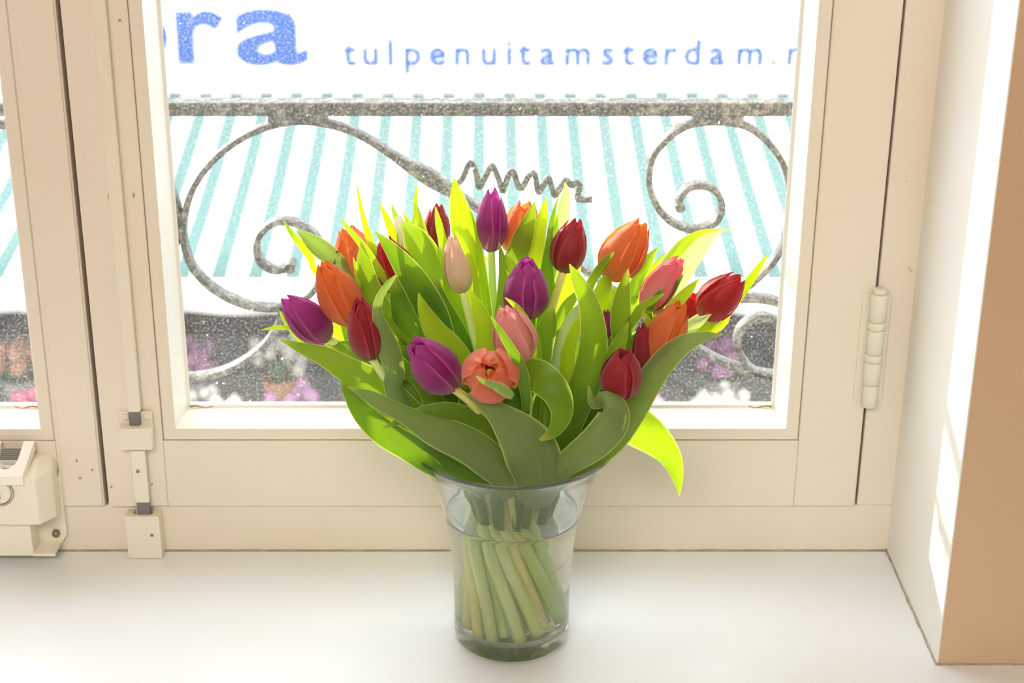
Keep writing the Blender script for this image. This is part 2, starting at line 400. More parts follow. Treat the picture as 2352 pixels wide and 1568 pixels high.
# ---------------------------------------------------------------- window hardware
# hinge
hx = P(2005, 800, YS).x; rr = .0078
hz0, hz1 = Z(935, YS - rr), Z(672, YS - rr)
hg = thing('hinge', 'cream barrel hinge on the right edge of the window sash', 'hinge', (hx, YS - .004, hz0))
segs = [0, .17, .44, .55, .76, .89, 1]
segs = [0, .20, .40, .47, .68, .75, .985, 1.03]
rads = [.90, 1, 1.05, .98, 1.06, 1.0, .82]
for i in range(7):
    bm = bmesh.new(); a = hz0 + (hz1 - hz0) * segs[i] + .0003; b = hz0 + (hz1 - hz0) * segs[i + 1] - .0003
    r_ = rr * rads[i]
    lathe(bm, [(0, a), (r_ * .9, a), (r_, a + .0007), (r_, b - .0007), (r_ * .9, b), (0, b)], 28, (hx, YS - rr + .0022, 0)); done('knuckle', bm, M_HINGE, hg, True)
for s_ in (-1, 1):
    bm = bmesh.new(); box(bm, (hx + (0 if s_ > 0 else -.014), YS - .0014, hz0 + .004), (hx + (.012 if s_ > 0 else 0), YS + .002, hz1 - .004)); done('hinge_leaf', bm, M_HINGE, hg, bev=.0006)

# espagnolette bolt
bl_ = thing('window_bolt', 'long cream surface bolt running down the right-hand sash beside the gap', 'bolt', (X(325, 1260), YS, 0))
YB = YS - .010
def pb(px0, px1, py0, py1, ya, yb, name, mat, parent, bev=.0008):
    return bx(name, (X(px0, py1, ya), ya, Z(py1, ya)), (X(px1, py1, ya), yb, Z(py0, ya)), mat, parent, bev)
def pbz(name, px0, px1, refy, z0, z1, ya, yb, mat, parent, bev=.0008):
    return bx(name, (X(px0, refy, ya), ya, z0), (X(px1, refy, ya), yb, z1), mat, parent, bev)
zt_ = Z(947, YB)
pbz('upper_rod', 294, 322, 945, zt_, ZT, YB, YS - .0015, M_HW, bl_, .0012)
pbz('rod_tip', 297, 322, 975, Z(980, YB), zt_ + .001, YB + .001, YS - .003, M_GREYTAPE, bl_)
br_ = pbz('guide_bracket', 276, 350, 1034, Z(1034, YB - .006), Z(985, YB - .006), YB - .006, YS - .001, M_HW, bl_, .001)
pl_ = bmesh.new(); box(pl_, (X(276, 960), YS - .004, Z(985)), (X(352, 960), YS - .0018, Z(941))); gplate = done('guide_plate', pl_, M_HW, bl_, bev=.001)
for px in (288, 336):
    bm = bmesh.new(); c = P(px, 957, YS - .004); lathe(bm, [(0, 0), (.0036, 0), (.0034, .0008), (.002, .0014), (0, .0014)], 20)
    bmesh.ops.transform(bm, matrix=Matrix.Translation(c) @ Matrix.Rotation(PI / 2, 4, 'X'), verts=bm.verts[:]); done('screw', bm, M_HW, gplate, True)
pbz('lower_rod', 309, 343, 1155, Z(1156, YB), Z(1036, YB), YB + .001, YS - .003, M_HW, bl_, .0012)
bm = bmesh.new(); c = P(316, 1083, YB); cyl(bm, c + Vector((0, -.0002, 0)), c + Vector((0, .002, 0)), .0016, n=12); done('screw', bm, M_SCREW, bl_)
pbz('rod_tip', 316, 345, 1180, Z(1186, YB), Z(1155, YB), YB + .002, YS - .004, M_GREYTAPE, bl_, .0006)
# keeper: an open-topped block on the fixed bottom rail
YK = YF - .016
kx0, kx1 = X(294, 1262, YK), X(371, 1262, YK); kz1 = Z(1186, YK)
bm = bmesh.new()
kb = kz1 - .012
box(bm, (kx0, YK, .0006), (kx1, YF - .0001, kb)); box(bm, (kx0, YK, kb), (kx1, YK + .005, kz1)); box(bm, (kx0, YK + .005, kb), (kx0 + .007, YF - .0001, kz1)); box(bm, (kx1 - .007, YK + .005, kb), (kx1, YF - .0001, kz1))
keeper = done('keeper_block', bm, M_HW, bl_)
for px, m in ((310, M_HW), (349, M_SCREW)):
    bm = bmesh.new(); c = P(px, 1229, YK); cyl(bm, c + Vector((0, -.0004, 0)), c + Vector((0, .002, 0)), .0017, n=14); done('screw', bm, m, keeper)

# window lock (left, half outside the frame)
LX = X(-2, 1131, YF - .03)
lk = thing('window_lock', 'bulky ivory window lock with round key cylinder at the lower left', 'lock', (LX, YF, .0))
def prism(bm, pts, y0, y1):
    A = [bm.verts.new((x, y0, z)) for x, z in pts]; B = [bm.verts.new((x, y1, z)) for x, z in pts]
    bm.faces.new(A[::-1]); bm.faces.new(B)
    for i in range(len(pts)): j = (i + 1) % len(pts); bm.faces.new((A[i], A[j], B[j], B[i]))
YL = YF - .040
u = ppx(1, Vector((LX, YL, .05)))
zb0, zb1 = Z(1206, YL), Z(1105, YL)
# body: hexagonal plan block, wider at the back
bm = bmesh.new()
plan = [(-92 * u, YL), (92 * u, YL), (122 * u, YL + .016), (122 * u, YF), (-122 * u, YF), (-122 * u, YL + .016)]
def ring(z, k=1.0, dy=0): return [bm.verts.new((LX + x * k, (y + dy if y < YF else y), z)) for x, y in plan]
R0, R1, R2 = ring(zb0), ring(zb1 + .002), ring(zb1 + .011, .93, .024)
for A, B in ((R0, R1), (R1, R2)):
    for i in range(6): bm.faces.new((A[i], A[(i + 1) % 6], B[(i + 1) % 6], B[i]))
bm.faces.new(R0[::-1]); bm.faces.new(R2)
done('lock_body', bm, M_LOCK, lk, bev=.0015)
# white cap with a U-shaped slot, sloping up to the window
bm = bmesh.new()
capy0, capy1 = YL - .004, YL + .030; cz0, cz1 = zb1 + .004, zb1 + .024
pts = []
outer = [(-80 * u, 1), (-68 * u, 0), (68 * u, 0), (80 * u, 1)]
slot = [(56 * u, 1.0)] + [(26 * u + 26 * u * math.cos(a), .62 - .42 * math.sin(a)) for a in [i * PI / 8 for i in range(9)]] + [(4 * u, 1.0)]
plan2 = outer + slot
def cp(x, t, dz): return bm.verts.new((LX + x, capy0 + (capy1 - capy0) * t, cz0 + (cz1 - cz0) * t + dz))
A = [cp(x, t, .003) for x, t in plan2]; B = [cp(x, t, -.006) for x, t in plan2]
f1 = bm.faces.new(A); f2 = bm.faces.new(B[::-1])
for i in range(len(A)): j = (i + 1) % len(A); bm.faces.new((A[i], B[i], B[j], A[j]))
bmesh.ops.triangulate(bm, faces=[f1, f2])
done('lock_cap', bm, M_LOCKW, lk)
bm = bmesh.new()
for i in range(13):
    t = i / 12
    c0 = Vector((LX, capy0 + (capy1 - capy0) * (.22 + .62 * t), cz0 + (cz1 - cz0) * (.22 + .62 * t) - .0012))
    box(bm, (LX + (4 + 4 * t) * u, c0.y - .0011, c0.z - .003), (LX + (50 + 4 * t) * u, c0.y + .0003, c0.z + .001 + .0016 * t))
done('ribbed_slider', bm, plain('grey_ribbed_slider', (.30, .28, .25), .4, .3), lk)
kc = P(-3, 1131, YL)
bm = bmesh.new()
prof = [(.0115, 0), (.0125, -.0016), (.0137, -.0016), (.0145, 0)]
lathe(bm, prof + [prof[0]], 48); bmesh.ops.transform(bm, matrix=Matrix.Translation(kc) @ Matrix.Rotation(-PI / 2, 4, 'X'), verts=bm.verts[:])
done('cylinder_ring', bm, plain('nickel_ring', (.55, .52, .46), .3, .9), lk, True)
bm = bmesh.new(); cyl(bm, kc + Vector((0, -.0008, 0)), kc + Vector((0, .002, 0)), .0113, n=40); kcyl = done('key_cylinder', bm, M_LOCK, lk)
bm = bmesh.new(); box(bm, kc + Vector((-.0012, -.0016, -.006)), kc + Vector((.0012, 0, .006))); done('keyhole', bm, M_DARK, kcyl)
# base with two recesses and screws
YLb = YF - .030
zc0, zc1 = Z(1277, YLb), zb0 - .0008
zc0 = max(zc0, .0006)
bm = bmesh.new()
box(bm, (LX - 62 * u, YLb, zc0), (LX + 62 * u, YF, zc1))
done('base_block', bm, M_LOCK, lk, bev=.001)
for sx in (-1, 1):
    bm = bmesh.new(); q = [(60 * u, zc0), (112 * u, zc0), (128 * u, zc0 + .010), (128 * u, zb1 - .004), (100 * u, zb0 - .001), (60 * u, zb0 - .001)]
    prism(bm, [(LX + sx * x, z) for x, z in q], YF - .006, YF)
    box(bm, (LX + sx * 60 * u, YLb, zc0), (LX + sx * 112 * u, YF - .005, zc0 + .003))
    done('base_wing', bm, M_LOCK, lk)
    bm = bmesh.new(); c = Vector((LX + sx * 104 * u, YF - .006, Z(1223, YF - .006))); lathe(bm, [(0, .0052), (.002, .005), (.0035, .0035), (.0038, 0), (0, 0)], 20)
    bmesh.ops.transform(bm, matrix=Matrix.Translation(c) @ Matrix.Rotation(PI / 2, 4, 'X'), verts=bm.verts[:]); done('screw', bm, M_SCREW, lk, True)

# ---------------------------------------------------------------- outside: railing
YR = YF + .24
M_IRON = None
s = NT('weathered_painted_iron'); c = s.coord()
n1 = s.n('TexNoise', Vector=c, Scale=140.0, Detail=4.0).outputs[0]
p = s.n('BsdfPrincipled', Base__Color=s.ramp(n1, [(.35, (.035, .035, .028)), (.52, (.095, .093, .075)), (.72, (.30, .28, .24))]), Roughness=.6)
M_IRON = s.end(p.outputs[0])
rail = thing('balcony_railing', 'wrought-iron balcony railing with spiral scrolls outside the window', 'railing', (0, YR, ZO))
def ribbon(name, pts, t=.0062, d=.020, n=None, parent=rail, taper=None, mat=None):
    wp = [P(x, y, YR) for x, y in pts]; n = n or len(pts) * 7
    sp = [Vector(v) for v in crom(wp, n)]
    bm = bmesh.new(); rings = []
    for i, q in enumerate(sp):
        T = (sp[min(i + 1, n - 1)] - sp[max(i - 1, 0)]); T.y = 0; T.normalize(); N = Vector((-T.z, 0, T.x))
        k = taper(i / (n - 1)) if taper else 1
        rings.append([bm.verts.new(q + N * (a * t * k / 2) + Vector((0, b * d / 2, 0))) for a, b in ((-1, -.8), (-.7, -1), (.7, -1), (1, -.8), (1, .8), (.7, 1), (-.7, 1), (-1, .8))])
    for A, B in zip(rings, rings[1:]):
        for k in range(8): bm.faces.new((A[k], A[(k + 1) % 8], B[(k + 1) % 8], B[k]))
    bm.faces.new(rings[0][::-1]); bm.faces.new(rings[-1])
    return done(name, bm, mat or M_IRON, parent, True)
zr1, zr0 = Z(237, YR - .012), Z(268, YR - .012)
bx('top_bar', (XL - .15, YR - .012, zr0), (XR + .25, YR + .012, zr1), M_IRON, rail, .002)
bx('bottom_bar', (XL - .15, YR - .012, ZO - .17), (XR + .25, YR + .012, ZO - .155), M_IRON, rail, .002)
bigspiral = [(1404, 662), (1345, 618), (1280, 580), (1200, 540), (1120, 490), (1040, 440), (985, 405), (930, 373), (870, 333), (810, 300), (745, 281), (690, 276), (640, 282), (575, 305), (510, 348), (460, 405), (430, 470), (422, 540), (440, 605), (480, 652), (535, 686), (600, 704), (660, 700), (710, 675), (738, 635), (745, 590), (730, 548), (700, 520), (660, 506), (625, 512), (598, 538), (590, 572), (602, 602), (632, 618), (668, 611)]
ribbon('scroll', bigspiral, taper=lambda t: 1 + 1.6 * math.exp(-((t - .175) / .03) ** 2))
bm = bmesh.new(); c = P(668, 609, YR); cyl(bm, c - Vector((0, .012, 0)), c + Vector((0, .012, 0)), .0055, n=18); done('scroll_end', bm, M_IRON, rail)
rs = [(1560, 473), (1560, 455), (1580, 430), (1610, 424), (1642, 436), (1657, 468), (1645, 505), (1612, 523), (1575, 522), (1535, 503), (1505, 465), (1490, 415), (1498, 360), (1530, 318), (1580, 285), (1645, 277), (1710, 287), (1760, 322), (1798, 375), (1815, 440), (1812, 510), (1790, 575), (1750, 625), (1700, 665), (1640, 690), (1570, 700), (1500, 695)]
ribbon('scroll', rs)
bm = bmesh.new(); c = P(1560, 470, YR); cyl(bm, c - Vector((0, .012, 0)), c + Vector((0, .012, 0)), .0052, n=18); done('scroll_end', bm, M_IRON, rail)
ribbon('scroll', [(1560, 735), (1620, 700), (1700, 683), (1780, 690), (1840, 720), (1870, 780), (1850, 850), (1790, 862), (1730, 850), (1695, 800), (1700, 755), (1740, 728), (1785, 738), (1805, 775)], t=.007)
ribbon('scroll', [(1404, 662), (1480, 720), (1560, 770), (1640, 820), (1720, 850), (1800, 860), (1900, 850)], t=.0065)
ribbon('scroll', [(190, 850), (300, 868), (430, 866), (500, 855), (560, 828), (610, 788), (640, 740), (650, 690)], t=.0065)
# neighbour to the left (mirror scroll) touching at the weld
ribbon('scroll', [(40, 290), (120, 278), (210, 290), (290, 330), (350, 380), (395, 440), (412, 500), (405, 560), (385, 620), (340, 670), (280, 700), (210, 705), (160, 680)])
ribbon('scroll', [(-260, 500), (-300, 420), (-240, 330), (-150, 285), (-50, 278), (40, 290)])
for a, b in (((618, 277), (752, 279)), ((1590, 276), (1705, 276))):
    pa, pb_ = P(*a, YR), P(*b, YR)
    bx('collar', (pa.x, YR - .011, pa.z - .002), (pb_.x, YR + .011, zr0 + .001), M_IRON, rail, .002)
ca = P(417, 515, YR); bx('collar', (ca.x - .006, YR - .009, ca.z - .013), (ca.x + .005, YR + .009, ca.z + .013), M_IRON, rail, .003)
ribbon('tendril', [(1000, 428), (1030, 430), (1060, 412), (1080, 372), (1095, 400), (1100, 430), (1118, 400), (1130, 380), (1145, 410), (1155, 438), (1168, 400), (1180, 395), (1190, 425), (1200, 430), (1215, 402), (1228, 400), (1236, 440), (1248, 425), (1260, 408), (1268, 430), (1275, 448), (1290, 425), (1300, 412), (1312, 425), (1322, 418), (1332, 425), (1326, 452), (1335, 457), (1360, 457)], t=.0056, d=.009, n=150)
for xx in (XL - .14, XR + .24):
    bx('stay_bar', (xx - .006, YF + .13, ZO - .20), (xx + .006, YR, ZO - .19), M_IRON, rail, .001); bx('end_post', (xx - .01, YR - .01, ZO - .26), (xx + .01, YR + .01, zr1), M_IRON, rail, .002)

# ---------------------------------------------------------------- outside: sign, awning, stall
YSG = 7.75
M_SIGN = None
s = NT('white_sign_board'); c = s.coord()
n1 = s.n('TexNoise', Vector=c, Scale=2.6, Detail=5.0, Roughness=.7).outputs[0]
sp = s.n('SeparateXYZ', Vector=c)
msk = s.n('MapRange', Value=sp.outputs[2], i1=.27, i2=.34, i3=0.0, i4=1.0).outputs[0]
f = s.n('Math', _operation='MULTIPLY', i0=s.ramp(n1, [(.56, (0, 0, 0)), (.66, (1, 1, 1))]), i1=msk).outputs[0]
p = s.n('BsdfPrincipled', Base__Color=s.mix(s.n('Math', _operation='MULTIPLY', i0=f, i1=.97).outputs[0], (.90, .90, .88), (.235, .25, .18)), Roughness=.5)
M_SIGN = s.end(p.outputs[0])
M_BLUE = plain('blue_sign_print', (.012, .075, .31), .5, var=.05)
M_LIME = plain('lime_sign_print', (.10, .40, .02), .5, var=.05)
M_FASC = plain('white_fascia', (.86, .84, .80), .6, var=.04, scale=6)
zs0 = Z(178, YSG); zs1 = zs0 + 1.5
sgn = thing('shop_sign', 'long white shop sign with blue lettering across the street', 'sign', (0, YSG, zs0))
bx('board', (-6.5, YSG, zs0), (6.5, YSG + .12, zs1), M_SIGN, sgn, .004)
bx('lower_fascia', (-6.5, YSG - .02, Z(216, YSG - .02)), (6.5, YSG + .1, zs0 - .03), M_FASC, sgn, .004)
bx('lower_ledge', (-6.5, YSG - .05, zs0 - .035), (6.5, YSG + .12, zs0 - .002), plain('beige_ledge', (.84, .80, .73), .6), sgn, .004)
def glyph(ch, rect=None, cx=None, base=None, xh=None, mat=M_BLUE, bold=.0, sx=1.0):
    cu = bpy.data.curves.new('t', 'FONT'); cu.body = ch; cu.extrude = .004; cu.offset = bold
    ob = bpy.data.objects.new('t', cu); COL.objects.link(ob)
    dg = bpy.context.evaluated_depsgraph_get(); me = bpy.data.meshes.new_from_object(ob.evaluated_get(dg))
    bpy.data.objects.remove(ob)
    xs = [v.co.x for v in me.vertices]; ys = [v.co.y for v in me.vertices]
    x0, x1, y0, y1 = min(xs), max(xs), min(ys), max(ys)
    for v in me.vertices:
        if rect:
            px = rect[0] + (v.co.x - x0) / (x1 - x0) * (rect[2] - rect[0]); py = rect[3] - (v.co.y - y0) / (y1 - y0) * (rect[3] - rect[1])
            a = P(px, 100, YSG); b = P(1110, py, YSG); v.co = Vector((P(px, (rect[1] + rect[3]) / 2, YSG).x, YSG - .006 + v.co.z, b.z))
        else:
            k = xh / .53
            px = cx + (v.co.x - (x0 + x1) / 2) * k * sx; py = base - v.co.y * k
            v.co = Vector((P(px, base - 20, YSG).x, YSG - .006 + v.co.z, P(1110, py, YSG).z))
    o = link('letter', me, sgn); me.materials.clear(); me.materials.append(mat); return o
glyph('o', (215, 18, 384, 152), bold=.022)
glyph('r', (406, 24, 516, 146), bold=.022)
glyph('a', (540, 20, 706, 150), bold=.022)
for ch, cx in zip('tulpenuitamsterdam.nl', (803, 851, 897, 948, 1005, 1062, 1123, 1170, 1205, 1257, 1327, 1396, 1443, 1493, 1541, 1590, 1647, 1722, 1777, 1826, 1868)):
    glyph(ch, cx=cx, base=148, xh=44, mat=M_LIME if ch == '.' else M_BLUE, bold=.018, sx=1.02)

# striped awning rising away from us
za1 = Z(216, YSG - .1); ya1 = YSG - .1
slope = math.tan(math.radians(9.5))
# near edge: where the row 640 ray meets the awning plane
d = ray(1110, 640); t = ((za1 - CAM.z) - slope * (ya1 - CAM.y)) / (d.z - slope * d.y); ne = CAM + d * t
YA0, ZA0 = ne.y, ne.z
period = (P(1175, 217, ya1).x - P(1105.4, 217, ya1).x)
s = NT('teal_and_white_striped_canvas'); c = s.coord(); sp = s.n('SeparateXYZ', Vector=c)
x_off = P(600 + 0, 275, YA0 + (YSG - .1 - YA0) * .86).x
fx = s.n('Math', _operation='FRACT', i0=s.n('Math', _operation='MULTIPLY_ADD', i0=sp.outputs[0], i1=1 / period, i2=0.0).outputs[0])
off_node = fx.inputs[0].links[0].from_node
fac = s.ramp(fx.outputs[0], [(.38, (1, 1, 1)), (.41, (0, 0, 0)), (.97, (0, 0, 0)), (1.0, (1, 1, 1))])
colr = s.mix(fac, (.93, .93, .90), (.145, .265, .25))
p = s.n('BsdfPrincipled', Base__Color=colr, Roughness=.8)
tl = s.n('BsdfTranslucent', Color=colr)
M_AWN = s.end(s.n('MixShader', i0=.25, i1=p.outputs[0], i2=tl.outputs[0]).outputs[0])
# phase: a teal stripe centre passes pixel (592, 290)
dd = ray(592, 290); tt = ((za1 - CAM.z) - slope * (ya1 - CAM.y)) / (dd.z - slope * dd.y); q = CAM + dd * tt
off_node.inputs[2].default_value = (.165 - (q.x / period)) % 1.0
awn = thing('striped_awning', 'teal and white striped market awning below the sign', 'awning', (0, YA0, ZA0))
bm = bmesh.new(); nx = 60; rows = []
for j in range(7):
    v_ = j / 6; row = []
    for i in range(nx + 1):
        x = -6 + 12 * i / nx
        row.append(bm.verts.new((x, YA0 + (ya1 - YA0) * v_, ZA0 + (za1 - ZA0) * v_ - .03 * math.sin(PI * v_) + .004 * math.sin(i * 1.3))))
    rows.append(row)
for a, b in zip(rows, rows[1:]):
    for i in range(nx): bm.faces.new((a[i], a[i + 1], b[i + 1], b[i]))
o = done('canvas', bm, M_AWN, awn, True)
o.modifiers.new('th', 'SOLIDIFY').thickness = .004
# keep stripes in world x
o.data.transform(Matrix.Translation(Vector((0, 0, 0))))
zf0 = Z(722, YA0)
bx('front_bar', (-6, YA0 - .05, ZA0 - .05), (6, YA0 - .001, ZA0 + .005), M_FASC, awn, .01)
bm = bmesh.new(); r0_, r1_ = [], []
for i in range(241):
    x = -6 + 12 * i / 240; r0_.append(bm.verts.new((x, YA0 - .03 + .01 * math.sin(i * .9), ZA0 - .04))); r1_.append(bm.verts.new((x, YA0 - .03 + .016 * math.sin(i * .9), zf0 + .02 * abs(math.sin(i * .35)))))
for i in range(240): bm.faces.new((r0_[i], r0_[i + 1], r1_[i + 1], r1_[i]))
o = done('valance', bm, plain('white_valance_canvas', (.88, .86, .82), .8, var=.04, scale=5), awn, True); o.modifiers.new('th', 'SOLIDIFY').thickness = .003
for x in (-5.8, -3.8, 3.4, 5.8):
    bm = bmesh.new(); cyl(bm, (x, YA0 + .05, -3.6), (x, YA0 + .05, ZA0 - .01), .03, n=14); done('post', bm, M_FASC, awn, True)
M_ASPH = plain('grey_asphalt', (.17, .17, .18), .9, var=.5, scale=40)
st(bx('street', (-14, YF + .6, -3.65), (14, 30, -3.6), M_ASPH, None, 0))
back = st(bx('stall_back_wall', (-7, YSG + .12, -3.6), (7, YSG + .5, zs0 + .2), plain('dark_shop_interior', (.10, .095, .09), .9, var=.4, scale=3), None, 0))
st(bx('house_wall', (-9, YF + .0601, -3.6), (9, YF + .14, ZO - .09), plain('pale_house_render', (.60, .54, .48), .9, var=.2, scale=12), None, 0))

stall = thing('stall_table', 'grey stall table under the striped awning', 'table', (0, 5.9, -3.6))
bx('table_top', (-3.4, 5.55, -2.86), (2.6, 6.9, -2.80), plain('grey_stall_board', (.34, .33, .31), .8, var=.3, scale=20), stall, .01)
for x in (-3.3, -1, 1, 2.5):
    for y in (5.65, 6.8): bx('leg', (x - .03, y - .03, -3.6), (x + .03, y + .03, -2.86), M_FASC, stall, .004)
fcols = [((.55, .22, .26), 'dusty pink'), ((.60, .30, .20), 'orange'), ((.50, .12, .18), 'red'), ((.62, .45, .50), 'pale pink'), ((.66, .62, .56), 'white'), ((.42, .20, .36), 'mauve')]
M_BUCK = [plain('grey_bucket', (.30, .29, .29), .5), plain('terracotta_pot', (.55, .26, .14), .8)]
M_FOL = plain('background_foliage', (.12, .20, .08), .7, var=.4, scale=30)
fmat = [plain('bunch_' + n.replace(' ', '_'), c, .6, var=.3, scale=20) for c, n in fcols]
spots = []
for i in range(11):
    spots.append((-2.9 + i * .40 + random.uniform(-.02, .02), 5.85, i % 6, .125))
for i in range(10):
    spots.append((-2.8 + i * .44 + random.uniform(-.02, .02), 6.45, (i * 5 + 2) % 6, .14))
place = ['front row', 'back row']
for k, (x, y, ci, r_) in enumerate(spots):
    rowi = 0 if k < 11 else 1; idx = k if k < 11 else k - 11
    b = thing('flower_bucket', 'bucket of %s flowers on the market stall table, %s, %s from the left' % (fcols[ci][1], place[rowi], ['first', 'second', 'third', 'fourth', 'fifth', 'sixth', 'seventh', 'eighth', 'ninth', 'tenth', 'eleventh'][idx]), 'flowers', (x, y, -2.8), 'flower buckets on the market stall')
    bm = bmesh.new(); lathe(bm, [(0, -2.8), (.07, -2.8), (.095, -2.62), (.09, -2.62), (.066, -2.79), (0, -2.79)], 20, (x, y, 0)); done('bucket', bm, M_BUCK[k % 2], b, True)
    bm = bmesh.new()
    for j in range(12):
        a = random.uniform(0, 2 * PI); rr_ = random.uniform(0, .11)
        tube(bm, [(x + rr_ * .3 * math.cos(a), y + rr_ * .3 * math.sin(a), -2.78), (x + rr_ * math.cos(a), y + rr_ * math.sin(a), -2.50)], .008, 5)
    done('stem_bunch', bm, M_FOL, b, True)
    bm = bmesh.new()
    for j in range(22):
        a = random.uniform(0, 2 * PI); rr_ = r_ * math.sqrt(random.random())
        c = Vector((x + rr_ * math.cos(a), y + rr_ * math.sin(a), -2.50 + random.uniform(-.06, .05)))
        bmesh.ops.create_icosphere(bm, subdivisions=1, radius=random.uniform(.028, .042), matrix=Matrix.Translation(c) @ Matrix.Scale(1.3, 4, (0, 0, 1)))
    done('flower_heads', bm, fmat[ci], b, True)
for k, (x, y, nm) in enumerate([(1.52, 5.85, 'left'), (1.86, 5.95, 'middle'), (2.2, 5.85, 'right')]):
    b = thing('terracotta_pot', 'terracotta plant pot on the stall table, %s of the three pots' % nm, 'pot', (x, y, -2.8), 'terracotta pots on the market stall')
    bm = bmesh.new(); lathe(bm, [(0, -2.8), (.09, -2.8), (.125, -2.58), (.14, -2.58), (.14, -2.54), (.12, -2.54), (.10, -2.6), (0, -2.6)], 24, (x, y, 0)); done('pot_body', bm, M_BUCK[1], b, True)
    bm = bmesh.new()
    for j in range(14):
        a = random.uniform(0, 2 * PI)
        tube(bm, [(x, y, -2.6), (x + .07 * math.cos(a), y + .07 * math.sin(a), -2.5), (x + .15 * math.cos(a), y + .15 * math.sin(a), -2.47)], [.006, .012, .002], 5)
    done('foliage', bm, M_FOL, b, True)

# ---------------------------------------------------------------- vase
VH = .195
oprof = [(0, .0052), (.015, .0047), (.030, .0030), (.040, .0008), (.043, .0004), (.0475, .0012), (.0505, .006), (.0512, .014), (.0510, .03), (.0516, .06), (.0532, .085), (.0560, .108), (.0605, .132), (.0665, .153), (.0740, .172), (.0815, .185), (.0885, .1935)]
rimp = [(.0885 + 0, .1935)] + [(.0879 + .0013 * math.cos(a), .1948 + .0013 * math.sin(a)) for a in [(-20 + 25 * i) * PI / 180 for i in range(10)]]
def off(r, z): return (r - .0022, z)
iprof = [(.0868, .1945), (.0797, .1858), (.0722, .1735), (.0645, .1545), (.0584, .133), (.0539, .109), (.0511, .0855), (.0494, .06), (.0488, .032), (.0482, .022), (.0440, .0165), (.030, .0150), (0, .0145)]
def smoothprof(pr, n):
    return [(max(a, 0), b) for a, b in crom(pr, n)]
bm = bmesh.new()
P1 = oprof[:6] + smoothprof(oprof[6:], 40)[0:]
P2 = smoothprof(iprof[:9], 40) + iprof[9:]
lathe(bm, P1 + rimp + P2, 128)
vase = done('vase', bm, M_GLASS, None, True)
tag(vase, 'clear flared glass vase half filled with water holding the tulips', 'vase')
ZW = .127
def inner_r(z):
    for (r0, z0), (r1, z1) in zip(P2, P2[1:]):
        if z1 <= z <= z0: return r1 + (r0 - r1) * (z - z1) / max(z0 - z1, 1e-9)
    return .03
wp = [(0, ZW)] + [(inner_r(ZW) * k, ZW) for k in (.3, .6, .85)] + [(inner_r(ZW) - .0015, ZW + .0002), (inner_r(ZW) + .0006, ZW + .0014)]
z = ZW - .003
while z > .024: wp.append((inner_r(z) + .0006, z)); z -= .006
wp += [(.0488, .0215), (.0445, .0159), (.030, .0144), (0, .0139)]
bm = bmesh.new(); lathe(bm, wp, 128); done('water', bm, M_WATER, vase, True)

# ---------------------------------------------------------------- tulips
def table(tb, v):
    for (a, x), (b, y) in zip(tb, tb[1:]):
        if v <= b:
            f = (v - a) / (b - a); f = f * f * (3 - 2 * f) * .5 + f * .5
            return x + (y - x) * f
    return tb[-1][1]
def uvgrid(name, grid, mat, parent, vrev=False):
    """grid[j][i] of Vectors, uv.x across, uv.y along"""
    nj, ni = len(grid), len(grid[0]); me = bpy.data.meshes.new(name)
    vs = [v for r in grid for v in r]
    fs = [(j * ni + i, j * ni + i + 1, (j + 1) * ni + i + 1, (j + 1) * ni + i) for j in range(nj - 1) for i in range(ni - 1)]
    me.from_pydata([tuple(v) for v in vs], [], fs); uv = me.uv_layers.new(name='UVMap')
    for p in me.polygons:
        p.use_smooth = True
        for li in p.loop_indices:
            k = me.loops[li].vertex_index; uv.data[li].uv = ((k % ni) / (ni - 1), (k // ni) / (nj - 1))
    me.update(); return link(name, me, parent, mats=[mat])
def head(parent, base, tip, R, mat, close=.28, twist=0, rnd=0, blunt=0, open_=0):
    ax = (tip - base); L = ax.length; ax.normalize()
    q = ax.to_track_quat('Z', 'Y').to_matrix()
    for k in range(6):
        inner = k >= 3
        a0 = twist + (k % 3) * 2 * PI / 3 + (PI / 3 if inner else 0) + random.uniform(-.08, .08)
        kk = random.uniform(.95, 1.0) if inner else random.choice((.88, .93, .97, 1.0)) * random.uniform(.98, 1)
        RR = R * (.85 if inner else 1.0); cl = close * random.uniform(.75, 1.1)
        rt = [(0, .10), (.05, .46), (.13, .74), (.25, .94), (.38, 1), (.52, .96), (.68, .82), (.83, .60 + open_ * .3), (.93, .40 + open_ * .5), (1, cl * .8)]
        if inner: wt = [(0, .6), (.05, 1), (.2, 1.12), (.45, 1.15), (.65, 1.15), (.80, 1.1), (.90, .98 + blunt * .1), (.96, .75), (1, .05)]
        else: wt = [(0, .6), (.05, .82), (.2, .88), (.45, .86), (.65, .80), (.80, .72 + blunt * .12), (.90, .62 + blunt * .22), (.96, .46 + blunt * .25), (1, .03)]
        nj, ni = 22, 13; g = []
        for j in range(nj):
            v = j / (nj - 1); v2 = 1 - (1 - v) ** 1.15
            row = []
            for i in range(ni):
                u_ = i / (ni - 1) * 2 - 1
                r = RR * table(rt, v2 * kk); wa = table(wt, v2)
                ang = a0 + u_ * wa
                bulge = 1 + (.05 if inner else .10) * (1 - u_ * u_) * math.sin(PI * min(1, v2 * 1.1)) - (.05 if inner else 0) * abs(u_)
                rr2 = r * bulge + .0003 * (3 - k % 3) - (.06 * R * abs(u_) ** 3 if inner else -.055 * R * abs(u_) ** 6) - .02 * R * math.exp(-(u_ / .12) ** 2) * v2
                zz = L * kk * (v2 - .05 * u_ * u_ * v2 * (1 if v2 > .8 else .5))
                zz += .0006 * math.sin(9 * u_ + k)
                row.append(base + q @ Vector((rr2 * math.cos(ang), rr2 * math.sin(ang), zz)))
            g.append(row)
        uvgrid('petal', g, mat, parent)
